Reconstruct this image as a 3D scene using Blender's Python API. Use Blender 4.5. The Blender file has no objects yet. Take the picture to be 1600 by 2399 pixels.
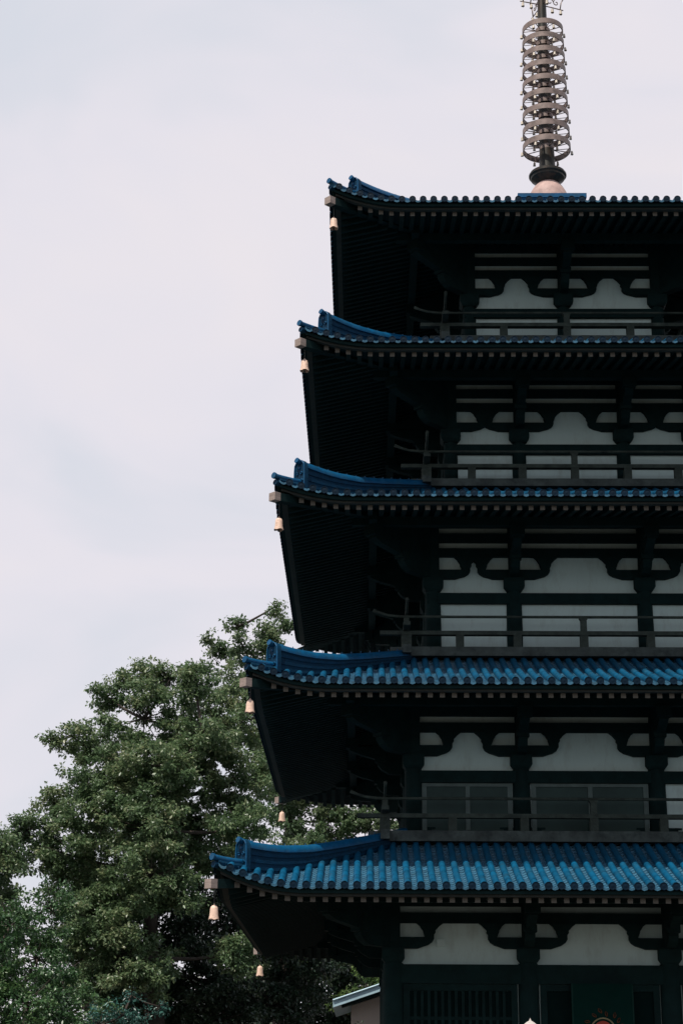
import bpy, math, random
import numpy as np
from mathutils import Vector, Matrix
random.seed(11)
rng = np.random.default_rng(11)
PI = math.pi
SC = bpy.context.scene
COL = SC.collection

# ---------------------------------------------------------------- camera
YAW, PITCH, ROLL, FPX = math.radians(-0.867), math.radians(18.564), math.radians(0.382), 4142.5
cam_data = bpy.data.cameras.new('camera'); cam = bpy.data.objects.new('camera', cam_data); COL.objects.link(cam)
f = Vector((math.sin(YAW) * math.cos(PITCH), math.cos(YAW) * math.cos(PITCH), math.sin(PITCH)))
r0 = Vector((math.cos(YAW), -math.sin(YAW), 0)); u0 = r0.cross(f)
r = r0 * math.cos(ROLL) + u0 * math.sin(ROLL); u = -r0 * math.sin(ROLL) + u0 * math.cos(ROLL)
cam.matrix_world = Matrix(((r.x, u.x, -f.x, -3.601), (r.y, u.y, -f.y, -31.477), (r.z, u.z, -f.z, 1.6), (0, 0, 0, 1)))
cam_data.sensor_fit = 'VERTICAL'; cam_data.sensor_height = 24.0
cam_data.lens = FPX / 2399.0 * 24.0
cam_data.clip_start = 0.1; cam_data.clip_end = 5000
SC.camera = cam

# ---------------------------------------------------------------- light
SUN_DIR = Vector((-0.27, -0.42, 1.0)).normalized()          # towards the sun: high, from the front left
elev = math.asin(SUN_DIR.z); azim = math.atan2(SUN_DIR.x, SUN_DIR.y)
sun_data = bpy.data.lights.new('sun', 'SUN'); sun = bpy.data.objects.new('sun', sun_data); COL.objects.link(sun)
sun_data.energy = 4.7; sun_data.angle = math.radians(0.53); sun_data.color = (1.0, 0.93, 0.84)
sun.rotation_euler = SUN_DIR.to_track_quat('Z', 'Y').to_euler()

W = bpy.data.worlds.new('World'); SC.world = W; W.use_nodes = True
nt = W.node_tree; nt.nodes.clear()
def N(t, tree=nt, **k):
    n = tree.nodes.new(t)
    for a, b in k.items(): setattr(n, a, b)
    return n
out = N('ShaderNodeOutputWorld'); bgs = N('ShaderNodeBackground'); bgc = N('ShaderNodeBackground'); mixs = N('ShaderNodeMixShader')
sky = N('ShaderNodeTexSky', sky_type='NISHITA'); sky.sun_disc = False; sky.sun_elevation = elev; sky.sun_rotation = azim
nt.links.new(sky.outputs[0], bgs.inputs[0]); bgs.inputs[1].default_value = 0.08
tc = N('ShaderNodeTexCoord'); mp = N('ShaderNodeMapping'); mp.inputs['Scale'].default_value = (1.0, 1.0, 2.0); mp.inputs['Location'].default_value = (0.35, 0.0, 0.42)
nt.links.new(tc.outputs['Generated'], mp.inputs[0])
nz = N('ShaderNodeTexNoise'); nz.inputs['Scale'].default_value = 3.3; nz.inputs['Detail'].default_value = 4; nz.inputs['Roughness'].default_value = 0.5; nz.inputs['Distortion'].default_value = 0.5
nt.links.new(mp.outputs[0], nz.inputs['Vector'])
rp = N('ShaderNodeValToRGB')                                 # colour of the thin bright cloud
rp.color_ramp.elements[0].position = 0.36; rp.color_ramp.elements[0].color = (0.70, 0.725, 0.80, 1)
rp.color_ramp.elements[1].position = 0.66; rp.color_ramp.elements[1].color = (0.86, 0.81, 0.845, 1)
e_ = rp.color_ramp.elements.new(0.5); e_.color = (0.805, 0.78, 0.845, 1)
nt.links.new(nz.outputs['Fac'], rp.inputs[0]); nt.links.new(rp.outputs[0], bgc.inputs[0]); bgc.inputs[1].default_value = 1.0
sep = N('ShaderNodeSeparateXYZ'); nt.links.new(tc.outputs['Generated'], sep.inputs[0])
mr = N('ShaderNodeMapRange'); mr.inputs['From Min'].default_value = 0.60; mr.inputs['From Max'].default_value = 0.95
mr.inputs['To Min'].default_value = 0.97; mr.inputs['To Max'].default_value = 0.35     # cloud thinned overhead, out of view, to weaken the ambient light
nt.links.new(sep.outputs['Z'], mr.inputs['Value'])
my = N('ShaderNodeMapRange'); my.interpolation_type = 'SMOOTHSTEP'; my.inputs['From Min'].default_value = -0.35; my.inputs['From Max'].default_value = 0.35   # visible cloud stays full; out-of-view sky behind the camera dimmed to deepen wall shade
my.inputs['To Min'].default_value = 0.52; my.inputs['To Max'].default_value = 1.0
nt.links.new(sep.outputs['Y'], my.inputs['Value'])
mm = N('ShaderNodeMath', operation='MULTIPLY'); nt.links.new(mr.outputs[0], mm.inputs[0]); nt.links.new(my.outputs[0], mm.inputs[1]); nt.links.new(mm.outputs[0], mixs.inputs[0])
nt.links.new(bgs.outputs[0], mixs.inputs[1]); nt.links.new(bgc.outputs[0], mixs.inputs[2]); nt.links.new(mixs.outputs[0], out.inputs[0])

SC.view_settings.view_transform = 'Standard'; SC.view_settings.look = 'None'
SC.view_settings.exposure = 0.0; SC.view_settings.gamma = 1.0; SC.view_settings.use_curve_mapping = False

# ---------------------------------------------------------------- materials
def mat(name, col, rough=0.6, var=0.15, scale=6.0, metal=0.0, coat=0.0, spec=0.5, bump=0.0, bscale=30.0, stretch=(1, 1, 1), island=0.0, dirt=None, dirt_amt=0.5, dirt_scale=1.5):
    m = bpy.data.materials.new(name); m.use_nodes = True; t = m.node_tree; b = t.nodes['Principled BSDF']
    b.inputs['Roughness'].default_value = rough; b.inputs['Metallic'].default_value = metal
    b.inputs['Coat Weight'].default_value = coat; b.inputs['Coat Roughness'].default_value = 0.25; b.inputs['Specular IOR Level'].default_value = spec
    tc = N('ShaderNodeTexCoord', t); mp = N('ShaderNodeMapping', t); mp.inputs['Scale'].default_value = stretch
    t.links.new(tc.outputs['Object'], mp.inputs[0])
    nz = N('ShaderNodeTexNoise', t); nz.inputs['Scale'].default_value = scale; nz.inputs['Detail'].default_value = 6; nz.inputs['Roughness'].default_value = 0.65
    t.links.new(mp.outputs[0], nz.inputs['Vector'])
    mr = N('ShaderNodeMapRange', t); mr.inputs['From Min'].default_value = 0.3; mr.inputs['From Max'].default_value = 0.7
    mr.inputs['To Min'].default_value = 1 - var; mr.inputs['To Max'].default_value = 1 + var
    t.links.new(nz.outputs['Fac'], mr.inputs['Value'])
    vm = N('ShaderNodeVectorMath', t, operation='SCALE'); vm.inputs[0].default_value = col; t.links.new(mr.outputs[0], vm.inputs['Scale'])
    last = vm.outputs[0]
    if island:
        gg = N('ShaderNodeNewGeometry', t); mi_ = N('ShaderNodeMapRange', t); mi_.inputs['To Min'].default_value = 1 - island; mi_.inputs['To Max'].default_value = 1 + island
        t.links.new(gg.outputs['Random Per Island'], mi_.inputs['Value'])
        v2 = N('ShaderNodeVectorMath', t, operation='SCALE'); t.links.new(last, v2.inputs[0]); t.links.new(mi_.outputs[0], v2.inputs['Scale']); last = v2.outputs[0]
    if dirt:
        n2 = N('ShaderNodeTexNoise', t); n2.inputs['Scale'].default_value = dirt_scale; n2.inputs['Detail'].default_value = 8; n2.inputs['Roughness'].default_value = 0.7
        t.links.new(mp.outputs[0], n2.inputs['Vector'])
        m2 = N('ShaderNodeMapRange', t); m2.inputs['From Min'].default_value = 0.5; m2.inputs['From Max'].default_value = 0.68; m2.inputs['To Max'].default_value = dirt_amt
        t.links.new(n2.outputs['Fac'], m2.inputs['Value'])
        mx = N('ShaderNodeMix', t, data_type='RGBA'); t.links.new(m2.outputs[0], mx.inputs[0]); t.links.new(last, mx.inputs[6]); mx.inputs[7].default_value = (*dirt, 1)
        last = mx.outputs[2]
    t.links.new(last, b.inputs['Base Color'])
    if bump:
        n3 = N('ShaderNodeTexNoise', t); n3.inputs['Scale'].default_value = bscale; n3.inputs['Detail'].default_value = 5
        t.links.new(mp.outputs[0], n3.inputs['Vector'])
        bp = N('ShaderNodeBump', t); bp.inputs['Strength'].default_value = bump; bp.inputs['Distance'].default_value = 0.02
        t.links.new(n3.outputs['Fac'], bp.inputs['Height']); t.links.new(bp.outputs[0], b.inputs['Normal'])
    return m
M_TILE = mat('glazed_blue_tile', (0.001, 0.080, 0.168), 0.40, 0.3, 5.0, island=0.14, spec=0.35, bump=0.15, bscale=18, dirt=(0.02, 0.07, 0.10), dirt_amt=0.5, dirt_scale=3.0)
M_PAN = mat('pale_blue_pan_tile', (0.045, 0.150, 0.235), 0.36, 0.35, 9.0, island=0.14, spec=0.5, bump=0.2, bscale=25, dirt=(0.06, 0.12, 0.15), dirt_amt=0.6, dirt_scale=5.0)
M_RIDGE = mat('blue_ridge_tile', (0.0015, 0.070, 0.165), 0.45, 0.3, 7.0, spec=0.25, bump=0.2, bscale=22, dirt=(0.03, 0.09, 0.13), dirt_amt=0.4, dirt_scale=4.0)
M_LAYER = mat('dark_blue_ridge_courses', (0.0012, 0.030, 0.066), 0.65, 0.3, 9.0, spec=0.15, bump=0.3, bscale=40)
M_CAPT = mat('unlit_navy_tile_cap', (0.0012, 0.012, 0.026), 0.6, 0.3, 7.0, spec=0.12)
M_WOOD = mat('dark_green_painted_timber', (0.0055, 0.0205, 0.0205), 0.8, 0.3, 5.0, spec=0.15, bump=0.2, bscale=30)
M_RAIL = mat('weathered_grey_timber', (0.043, 0.056, 0.046), 0.8, 0.45, 6.0, spec=0.25, bump=0.4, bscale=25, dirt=(0.015, 0.022, 0.02), dirt_amt=0.8, dirt_scale=3.5)
M_BASE = mat('damp_weathered_floor_edge', (0.052, 0.066, 0.060), 0.75, 0.5, 4.0, spec=0.35, bump=0.4, bscale=18, dirt=(0.012, 0.02, 0.02), dirt_amt=0.8, dirt_scale=5.0)
M_END = mat('chalky_rafter_end_paint', (0.16, 0.145, 0.122), 0.8, 0.35, 1.7, spec=0.2, dirt=(0.10, 0.09, 0.075), dirt_amt=0.6, dirt_scale=4.0)
M_CAP = mat('buff_metal_hip_cap', (0.34, 0.27, 0.235), 0.6, 0.2, 8.0, spec=0.3, bump=0.2, stretch=(1, 1, 6), dirt=(0.20, 0.16, 0.13), dirt_amt=0.5)
M_FASC = mat('faded_fascia_board', (0.03, 0.034, 0.029), 0.8, 0.3, 6.0)
M_PLAS = mat('white_lime_plaster', (0.60, 0.735, 0.70), 0.9, 0.06, 2.0, spec=0.1, bump=0.06, bscale=12, dirt=(0.38, 0.44, 0.40), dirt_amt=0.5, dirt_scale=4.0, stretch=(1, 1, 0.35))
M_FRAME = mat('grey_window_frame_paint', (0.085, 0.125, 0.115), 0.6, 0.2, 8.0)
M_GLASS = mat('dark_sliding_panel', (0.032, 0.060, 0.054), 0.4, 0.2, 2.0, spec=0.15)
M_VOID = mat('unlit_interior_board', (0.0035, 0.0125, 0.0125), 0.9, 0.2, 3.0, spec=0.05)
M_BELL = mat('gilt_bell_bronze', (0.80, 0.56, 0.43), 0.55, 0.12, 14.0, metal=0.0, dirt=(0.30, 0.22, 0.16), dirt_amt=0.7, dirt_scale=16)
M_BRONZE = mat('brown_bronze', (0.25, 0.185, 0.16), 0.5, 0.3, 9.0, metal=0.1, dirt=(0.06, 0.055, 0.045), dirt_amt=0.6, dirt_scale=6)
M_MAST = mat('green_black_bronze', (0.022, 0.021, 0.016), 0.42, 0.4, 12.0, metal=0.35, stretch=(1, 1, 0.15), dirt=(0.11, 0.06, 0.035), dirt_amt=0.6, dirt_scale=9)
M_DOME = mat('salmon_copper_dome', (0.46, 0.32, 0.285), 0.6, 0.25, 8.0, metal=0.0, spec=0.2)
M_STONE = mat('pale_granite', (0.50, 0.45, 0.42), 0.85, 0.15, 40.0, bump=0.3, bscale=60, dirt=(0.25, 0.24, 0.2), dirt_amt=0.5)
M_GROUND = mat('raked_gravel', (0.035, 0.033, 0.028), 0.95, 0.15, 3.0, bump=0.3, bscale=50)
M_BARK = mat('grey_brown_bark', (0.045, 0.035, 0.028), 0.9, 0.3, 6.0, bump=0.6, bscale=14, stretch=(1, 1, 0.3))
M_BANNER = mat('dark_green_board', (0.003, 0.024, 0.020), 0.8, 0.12, 3.0, spec=0.05)
M_GOLD = mat('dull_gold_ring_paint', (0.28, 0.24, 0.13), 0.5, 0.15, 9.0)
M_RED = mat('vermilion_disc_paint', (0.42, 0.045, 0.02), 0.6, 0.2, 9.0)
M_FLAME = mat('rust_flame_paint', (0.13, 0.045, 0.022), 0.8, 0.6, 14.0, spec=0.1)
M_MROOF = mat('pale_blue_sheet_roof', (0.42, 0.60, 0.68), 0.4, 0.15, 5.0, metal=0.0, bump=0.1)
M_BEIGE = mat('beige_render', (0.55, 0.46, 0.40), 0.9, 0.06, 2.0)

def leaf_mat(name, c1, c2, c3, trans=0.25):
    m = bpy.data.materials.new(name); m.use_nodes = True; t = m.node_tree; b = t.nodes['Principled BSDF']
    b.inputs['Roughness'].default_value = 0.38; b.inputs['Specular IOR Level'].default_value = 0.55
    g = N('ShaderNodeNewGeometry', t); cr = N('ShaderNodeValToRGB', t)
    cr.color_ramp.elements[0].color = (*c1, 1); cr.color_ramp.elements[1].color = (*c3, 1); cr.color_ramp.elements.new(0.55).color = (*c2, 1)
    tc = N('ShaderNodeTexCoord', t); nz = N('ShaderNodeTexNoise', t); nz.inputs['Scale'].default_value = 1.1; nz.inputs['Detail'].default_value = 3
    t.links.new(tc.outputs['Object'], nz.inputs['Vector'])
    ma = N('ShaderNodeMath', t, operation='MULTIPLY_ADD'); ma.inputs[1].default_value = 0.55
    t.links.new(g.outputs['Random Per Island'], ma.inputs[0])
    mb = N('ShaderNodeMapRange', t); mb.inputs['From Min'].default_value = 0.35; mb.inputs['From Max'].default_value = 0.65; mb.inputs['To Max'].default_value = 0.45
    t.links.new(nz.outputs['Fac'], mb.inputs['Value']); t.links.new(mb.outputs[0], ma.inputs[2]); t.links.new(ma.outputs[0], cr.inputs[0])
    t.links.new(cr.outputs[0], b.inputs['Base Color'])
    tr = N('ShaderNodeBsdfTranslucent', t); t.links.new(cr.outputs[0], tr.inputs[0]); mx = N('ShaderNodeMixShader', t); mx.inputs[0].default_value = trans
    o = t.nodes['Material Output']; t.links.new(b.outputs[0], mx.inputs[1]); t.links.new(tr.outputs[0], mx.inputs[2]); t.links.new(mx.outputs[0], o.inputs[0])
    return m

# ---------------------------------------------------------------- mesh helpers
class MB:
    def __init__(s): s.v = []; s.f = []; s.m = []
    def add(s, vs, fs, mi=0):
        o = len(s.v); s.v += [tuple(p) for p in vs]; s.f += [tuple(i + o for i in q) for q in fs]; s.m += [mi] * len(fs)
    def hexa(s, p, mi=0, mtop=None, mend=None):      # p: 4 bottom (ccw) + 4 top
        o = len(s.v); s.v += [tuple(q) for q in p]
        fs = [(3, 2, 1, 0), (4, 5, 6, 7), (0, 1, 5, 4), (1, 2, 6, 5), (2, 3, 7, 6), (3, 0, 4, 7)]
        s.f += [tuple(i + o for i in q) for q in fs]; s.m += [mi, mi, mend if mend is not None else mi, mi, mi, mi]
    def box(s, x0, x1, y0, y1, z0, z1, mi=0, mend=None):
        s.hexa([(x0, y0, z0), (x1, y0, z0), (x1, y1, z0), (x0, y1, z0), (x0, y0, z1), (x1, y0, z1), (x1, y1, z1), (x0, y1, z1)], mi, None, mend)
    def tube(s, pts, rad, n=8, mi=0, caps=True, up=None, mcap=None):
        pts = [Vector(p) for p in pts]; R_ = rad if isinstance(rad, (list, tuple)) else [rad] * len(pts); o = len(s.v)
        for i, p in enumerate(pts):
            d = (pts[min(i + 1, len(pts) - 1)] - pts[max(i - 1, 0)]).normalized()
            a = Vector((0, 0, 1)) if abs(d.z) < 0.95 else Vector((1, 0, 0))
            sx = d.cross(a).normalized(); sy = sx.cross(d)
            for k in range(n):
                t = 2 * PI * k / n; s.v.append(tuple(p + (sx * math.cos(t) + sy * math.sin(t)) * R_[i]))
        for i in range(len(pts) - 1):
            for k in range(n):
                a = o + i * n + k; b = o + i * n + (k + 1) % n; s.f.append((a, b, b + n, a + n)); s.m.append(mi)
        if caps:
            mc = mi if mcap is None else mcap
            s.f.append(tuple(o + k for k in range(n))[::-1]); s.m.append(mc)
            s.f.append(tuple(o + (len(pts) - 1) * n + k for k in range(n))); s.m.append(mc)
    def lathe(s, prof, n=20, c=(0, 0, 0), mi=0, wave=None):
        o = len(s.v)
        for j, (r_, z) in enumerate(prof):
            for k in range(n):
                t = 2 * PI * k / n; dz = wave(t, j) if wave else 0
                s.v.append((c[0] + r_ * math.cos(t), c[1] + r_ * math.sin(t), c[2] + z + dz))
        for j in range(len(prof) - 1):
            for k in range(n):
                a = o + j * n + k; b = o + j * n + (k + 1) % n; s.f.append((a, b, b + n, a + n)); s.m.append(mi)
    def prism(s, poly, a0, a1, plane='xz', mi=0):    # poly in (p,q); extruded along the third axis a0..a1
        n = len(poly); o = len(s.v)
        for a in (a0, a1):
            for p, q in poly: s.v.append((p, a, q) if plane == 'xz' else (a, p, q))
        s.f.append(tuple(o + k for k in range(n))); s.f.append(tuple(o + n + k for k in range(n))[::-1]); s.m += [mi, mi]
        for k in range(n): s.f.append((o + k, o + n + k, o + n + (k + 1) % n, o + (k + 1) % n)); s.m.append(mi)
    def merge(s, other, M=None):
        o = len(s.v); s.v += [tuple(M @ Vector(p)) for p in other.v] if M is not None else other.v
        s.f += [tuple(i + o for i in q) for q in other.f]; s.m += other.m
    def mesh(s, name, mats, smooth=False, fix=True):
        me = bpy.data.meshes.new(name); me.from_pydata(s.v, [], s.f)
        for m in (mats if isinstance(mats, (list, tuple)) else [mats]): me.materials.append(m)
        me.polygons.foreach_set('material_index', s.m)
        if fix:
            import bmesh
            b = bmesh.new(); b.from_mesh(me); bmesh.ops.recalc_face_normals(b, faces=b.faces); b.to_mesh(me); b.free()
        if smooth: me.shade_smooth() if smooth is True else me.shade_smooth()
        if smooth == 'auto':
            me.set_sharp_from_angle(angle=math.radians(40))
        me.update(); return me
    def obj(s, name, mats, parent=None, smooth=False, fix=True):
        return link(name, s.mesh(name, mats, smooth, fix), parent)
def link(name, me, parent=None, loc=None):
    o = bpy.data.objects.new(name, me); COL.objects.link(o)
    if parent: o.parent = parent
    if loc: o.location = loc
    return o
def empty(name, loc=(0, 0, 0), parent=None):
    o = bpy.data.objects.new(name, None); COL.objects.link(o); o.location = loc; o.empty_display_size = 0.2
    if parent: o.parent = parent
    return o
def tag(o, label=None, cat=None, group=None, kind=None):
    if label: o['label'] = label
    if cat: o['category'] = cat
    if group: o['group'] = group
    if kind: o['kind'] = kind
    return o
ROT = [Matrix.Rotation(k * PI / 2, 4, 'Z') for k in range(4)]
def four(front):
    m = MB()
    for R_ in ROT: m.merge(front, R_)
    return m

# ---------------------------------------------------------------- ground
g = MB(); g.add([(-900, -900, 0), (900, -900, 0), (900, 900, 0), (-900, 900, 0)], [(0, 1, 2, 3)])
tag(g.obj('ground', M_GROUND), kind='structure')

# ---------------------------------------------------------------- pagoda data
ZC = [4.60, 7.685, 10.80, 13.60, 16.445]          # centre height of the eave tile caps
EH = [5.80, 5.425, 5.063, 4.71, 4.255]            # half width of the tiled eaves
LF = [0.36, 0.28, 0.25, 0.26, 0.32]                # corner upturn
WH = [3.20, 2.858, 2.497, 2.145, 1.741]            # half width of the walls
CX = [1.092, 1.094, 1.104, 0.918, 0.0]             # inner column offset
CR = [0.165, 0.145, 0.135, 0.125, 0.12]
BW = [None, 3.385, 3.02, 2.65, 2.28]               # balcony half width
SL = [0.105, 0.221, 0.325, 0.425, 0.54]            # how steeply the eye looks up at each storey's wall
STRIPS = [  # plaster bands (top, bottom) above the bracket arms, topmost first
    [(4.572, 4.479)], [(7.925, 7.845), (7.667, 7.575)], [(11.035, 10.949), (10.767, 10.684)],
    [(14.114, 14.035), (13.854, 13.775), (13.592, 13.51)], [(16.935, 16.857), (16.671, 16.597), (16.412, 16.335)]]
BAND = [(4.312, 4.109), (7.401, 7.202), (10.509, 10.304), (13.335, 13.141), (16.154, 15.967)]
DB = [(3.926, 3.697), (7.008, 6.786), (10.115, 9.89), (12.951, 12.725), (15.771, 15.553)]
HB = [3.40, 6.572, 9.679, 12.512, 15.338]          # underside of the tie beam
FL = [0.60, 5.731, 8.812, 11.90, 14.77]            # floor level
BB = [None, 5.567, 8.66, 11.767, 14.62]
RLOW = [None, 5.971, 9.057, 12.142, 14.993]; RTOP = [None, 6.249, 9.343, 12.423, 15.245]
PITCH_T = 0.182
def lift(i, uu):
    t = (abs(uu) - (EH[i] - 1.3)) / 1.3
    return LF[i] * t * t if t > 0 else 0.0
def gz(i, d): return (0.28 * d + 0.045 * d * d) if i == 4 else (0.29 * d + 0.03 * d * d)
def SZ(i, x, y):
    a, b = abs(x), abs(y)
    if b < a: a, b = b, a
    return ZC[i] + gz(i, EH[i] - b) + lift(i, a)
INNER = [3.0, 2.65, 2.3, 1.95, 0.55]               # where each roof ends under the storey above

pagoda = empty('pagoda', (0, 0, 0))
tag(pagoda, 'tall dark five-storey timber pagoda with blue glazed tile roofs and bronze ringed spire', 'pagoda')

# ---------------------------------------------------------------- roofs
def roof_side(i):
    """tiles of the front (-y) side: slot 0 cover tiles, 1 pan tiles, 2 end caps"""
    E, inn = EH[i], INNER[i]; m = MB(); nk = int(E / PITCH_T)
    ccols = [(k + 0.5) * PITCH_T for k in range(-nk - 1, nk + 1)]
    for x in ccols:
        if abs(x) > E - 0.10: continue
        yin = -max(abs(x) + 0.02, inn); y = -E; jit = random.uniform(-0.004, 0.004)
        rr = 0.052; pts = []; rad = []
        yy = y; first = True
        while yy < yin - 0.01:
            y2 = min(yy + 0.27, yin)
            jx, jz = random.gauss(0, 0.001), random.gauss(0, 0.0009)      # every cover tile is laid by hand
            m.tube([(x + jit + jx, q, SZ(i, x, q) + jz) for q in (yy, (yy + y2) / 2, min(y2 + 0.012, yin + 0.01))], [rr + 0.0014, rr + 0.0005, rr - 0.001], 10, 0, caps=False)
            yy = y2; first = False
        if first: continue
        z = SZ(i, x, -E)                              # round end cap with a rim and a boss
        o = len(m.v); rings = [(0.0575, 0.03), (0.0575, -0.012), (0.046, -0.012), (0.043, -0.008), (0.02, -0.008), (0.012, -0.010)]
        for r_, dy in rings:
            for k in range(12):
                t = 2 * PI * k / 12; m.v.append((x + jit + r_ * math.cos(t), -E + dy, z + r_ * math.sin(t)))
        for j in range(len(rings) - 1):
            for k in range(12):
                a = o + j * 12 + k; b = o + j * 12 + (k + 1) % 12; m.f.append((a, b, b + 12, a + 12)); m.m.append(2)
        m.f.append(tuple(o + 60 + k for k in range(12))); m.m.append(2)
    pcols = [k * PITCH_T for k in range(-nk, nk + 1)]
    prof = [(-0.075, 0.012), (-0.04, -0.026), (0, -0.040), (0.04, -0.026), (0.075, 0.012)]
    for x in pcols:
        if abs(x) > E - 0.05: continue
        yin = -max(abs(x), inn); y = -E - 0.005; lap = 0.136; n = 0
        dzc = -0.014
        while y < yin - 0.01:
            y2 = min(y + lap, yin); o = len(m.v); jz = random.uniform(-0.004, 0.004)
            for q, up in ((y, 0.020 + jz), (y2 + 0.02, 0.0)):
                for px, pz in prof: m.v.append((x + px, q, SZ(i, x, max(q, -E)) + dzc + pz + up))
            for px, pz in prof:                       # front lip
                m.v.append((x + px, y + 0.004, SZ(i, x, max(y, -E)) + dzc + pz - (0.014 if n == 0 else 0.008)))
            for k in range(4):
                m.f.append((o + k, o + k + 1, o + 5 + k + 1, o + 5 + k)); m.f.append((o + 10 + k, o + 10 + k + 1, o + k + 1, o + k)); m.m += [1, 1]
            y = y2; n += 1
    # bedding board under the tiles
    for k in range(-nk - 1, nk + 1):
        xs = (max(-E + .03, k * PITCH_T), min(E - .03, (k + 1) * PITCH_T)); o = len(m.v)
        ys = [(-E + 0.03) + (E - 0.03 - inn) * j / 10 for j in range(11)]
        for q in ys:
            for x in xs:
                qq = min(q, -abs(x)); m.v.append((x, qq, SZ(i, x, qq) - 0.075))
        for j in range(10): m.f.append((o + 2 * j, o + 2 * j + 1, o + 2 * j + 3, o + 2 * j + 2)); m.m.append(3)
    return m

def strip_along(m, i, yo, thick, z0, z1, mi=0, seg=48):
    """board following the curved eave line, outer face at |y| = yo, heights relative to the cap line"""
    L = yo; xs = [-L + 2 * L * k / seg for k in range(seg + 1)]; o = len(m.v)
    for x in xs:
        s = 1 if abs(x) < yo - thick else (yo - thick) / max(abs(x), 1e-6)
        h = ZC[i] + lift(i, x)
        for (y, z, xx) in ((-yo, z0, x), (-yo, z1, x), (-(yo - thick), z1, x * s), (-(yo - thick), z0, x * s)):
            m.v.append((xx, y, h + z))
    for k in range(seg):
        for a, b in ((0, 1), (1, 2), (2, 3), (3, 0)):
            m.f.append((o + 4 * k + a, o + 4 * k + 4 + a, o + 4 * k + 4 + b, o + 4 * k + b)); m.m.append(mi)

RIDGE = [(0.36, 0.665), (0.55, 0.655), (0.75, 0.652), (0.95, 0.665), (1.3, 0.72), (1.75, 0.85), (2.3, 1.03), (3.0, 1.28), (3.6, 1.56)]
def ridge_top(i, o_):
    for (a, b), (c, d) in zip(RIDGE, RIDGE[1:]):
        if o_ <= c: return ZC[i] + b + (d - b) * (o_ - a) / (c - a) + (0.0 if i else 0.02)
    return ZC[i] + RIDGE[-1][1]
D2 = math.sqrt(0.5)
def diag(a, s, z):      # point on the front-left diagonal at |x|=|y|=a, offset s to the right of it (towards +x,-y)
    return (-a + s * D2, -a - s * D2, z)
def hip_ridge(i):
    m = MB(); E = EH[i]; o0 = 0.41 if i < 4 else 0.44; o1 = E - INNER[i] - (0.0 if i < 4 else 0.1)
    ns = 26; st = [o0 + (o1 - o0) * k / ns for k in range(ns + 1)]
    def top(q):
        if i < 4: return ridge_top(i, q)
        return ZC[i] + gz(i, q) + max(0.12, 0.42 - 0.14 * (q - .4)) + lift(i, E - q) * 0.55
    # courses of thin flat tiles, each a little proud of the next
    nc = 7
    for c in range(nc):
        hw = 0.092 if c % 2 else 0.074; o = len(m.v)
        for q in st:
            a = E - q; zb = SZ(i, a, a) - 0.075; zt = top(q) - 0.105
            za = zb + (zt - zb) * c / nc; zz = zb + (zt - zb) * (c + 1) / nc
            for s_, z in ((-hw, za), (hw, za), (hw, zz), (-hw, zz)): m.v.append(diag(a, s_, z))
        for k in range(ns):
            for a_, b_ in ((0, 1), (1, 2), (2, 3), (3, 0)):
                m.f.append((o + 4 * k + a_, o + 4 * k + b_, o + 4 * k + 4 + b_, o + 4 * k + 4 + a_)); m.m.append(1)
        m.f.append((o, o + 1, o + 2, o + 3)); m.m.append(1)
    # broad rounded capping tile
    sec = [(-0.105, -0.115), (-0.105, -0.085), (-0.085, -0.035), (-0.05, -0.008), (0, 0.0), (0.05, -0.008), (0.085, -0.035), (0.105, -0.085), (0.105, -0.115)]
    o = len(m.v); n = len(sec)
    for q in st:
        a = E - q
        for s_, z in sec: m.v.append(diag(a, s_, top(q) + z))
    for k in range(ns):
        for j in range(n - 1): m.f.append((o + n * k + j, o + n * k + j + 1, o + n * k + n + j + 1, o + n * k + n + j)); m.m.append(0)
        m.f.append((o + n * k + n - 1, o + n * k, o + n * k + n, o + n * k + n + n - 1)); m.m.append(0)
    m.f.append(tuple(o + j for j in range(n))); m.m.append(0)
    q = o0 + 0.12                                    # little wire pegs along the crest
    while q < o1 - 0.3:
        a = E - q; m.tube([diag(a, 0, top(q) - 0.01), diag(a, 0, top(q) + 0.028)], 0.007, 5, 0); q += 0.15
    return m, top
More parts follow.
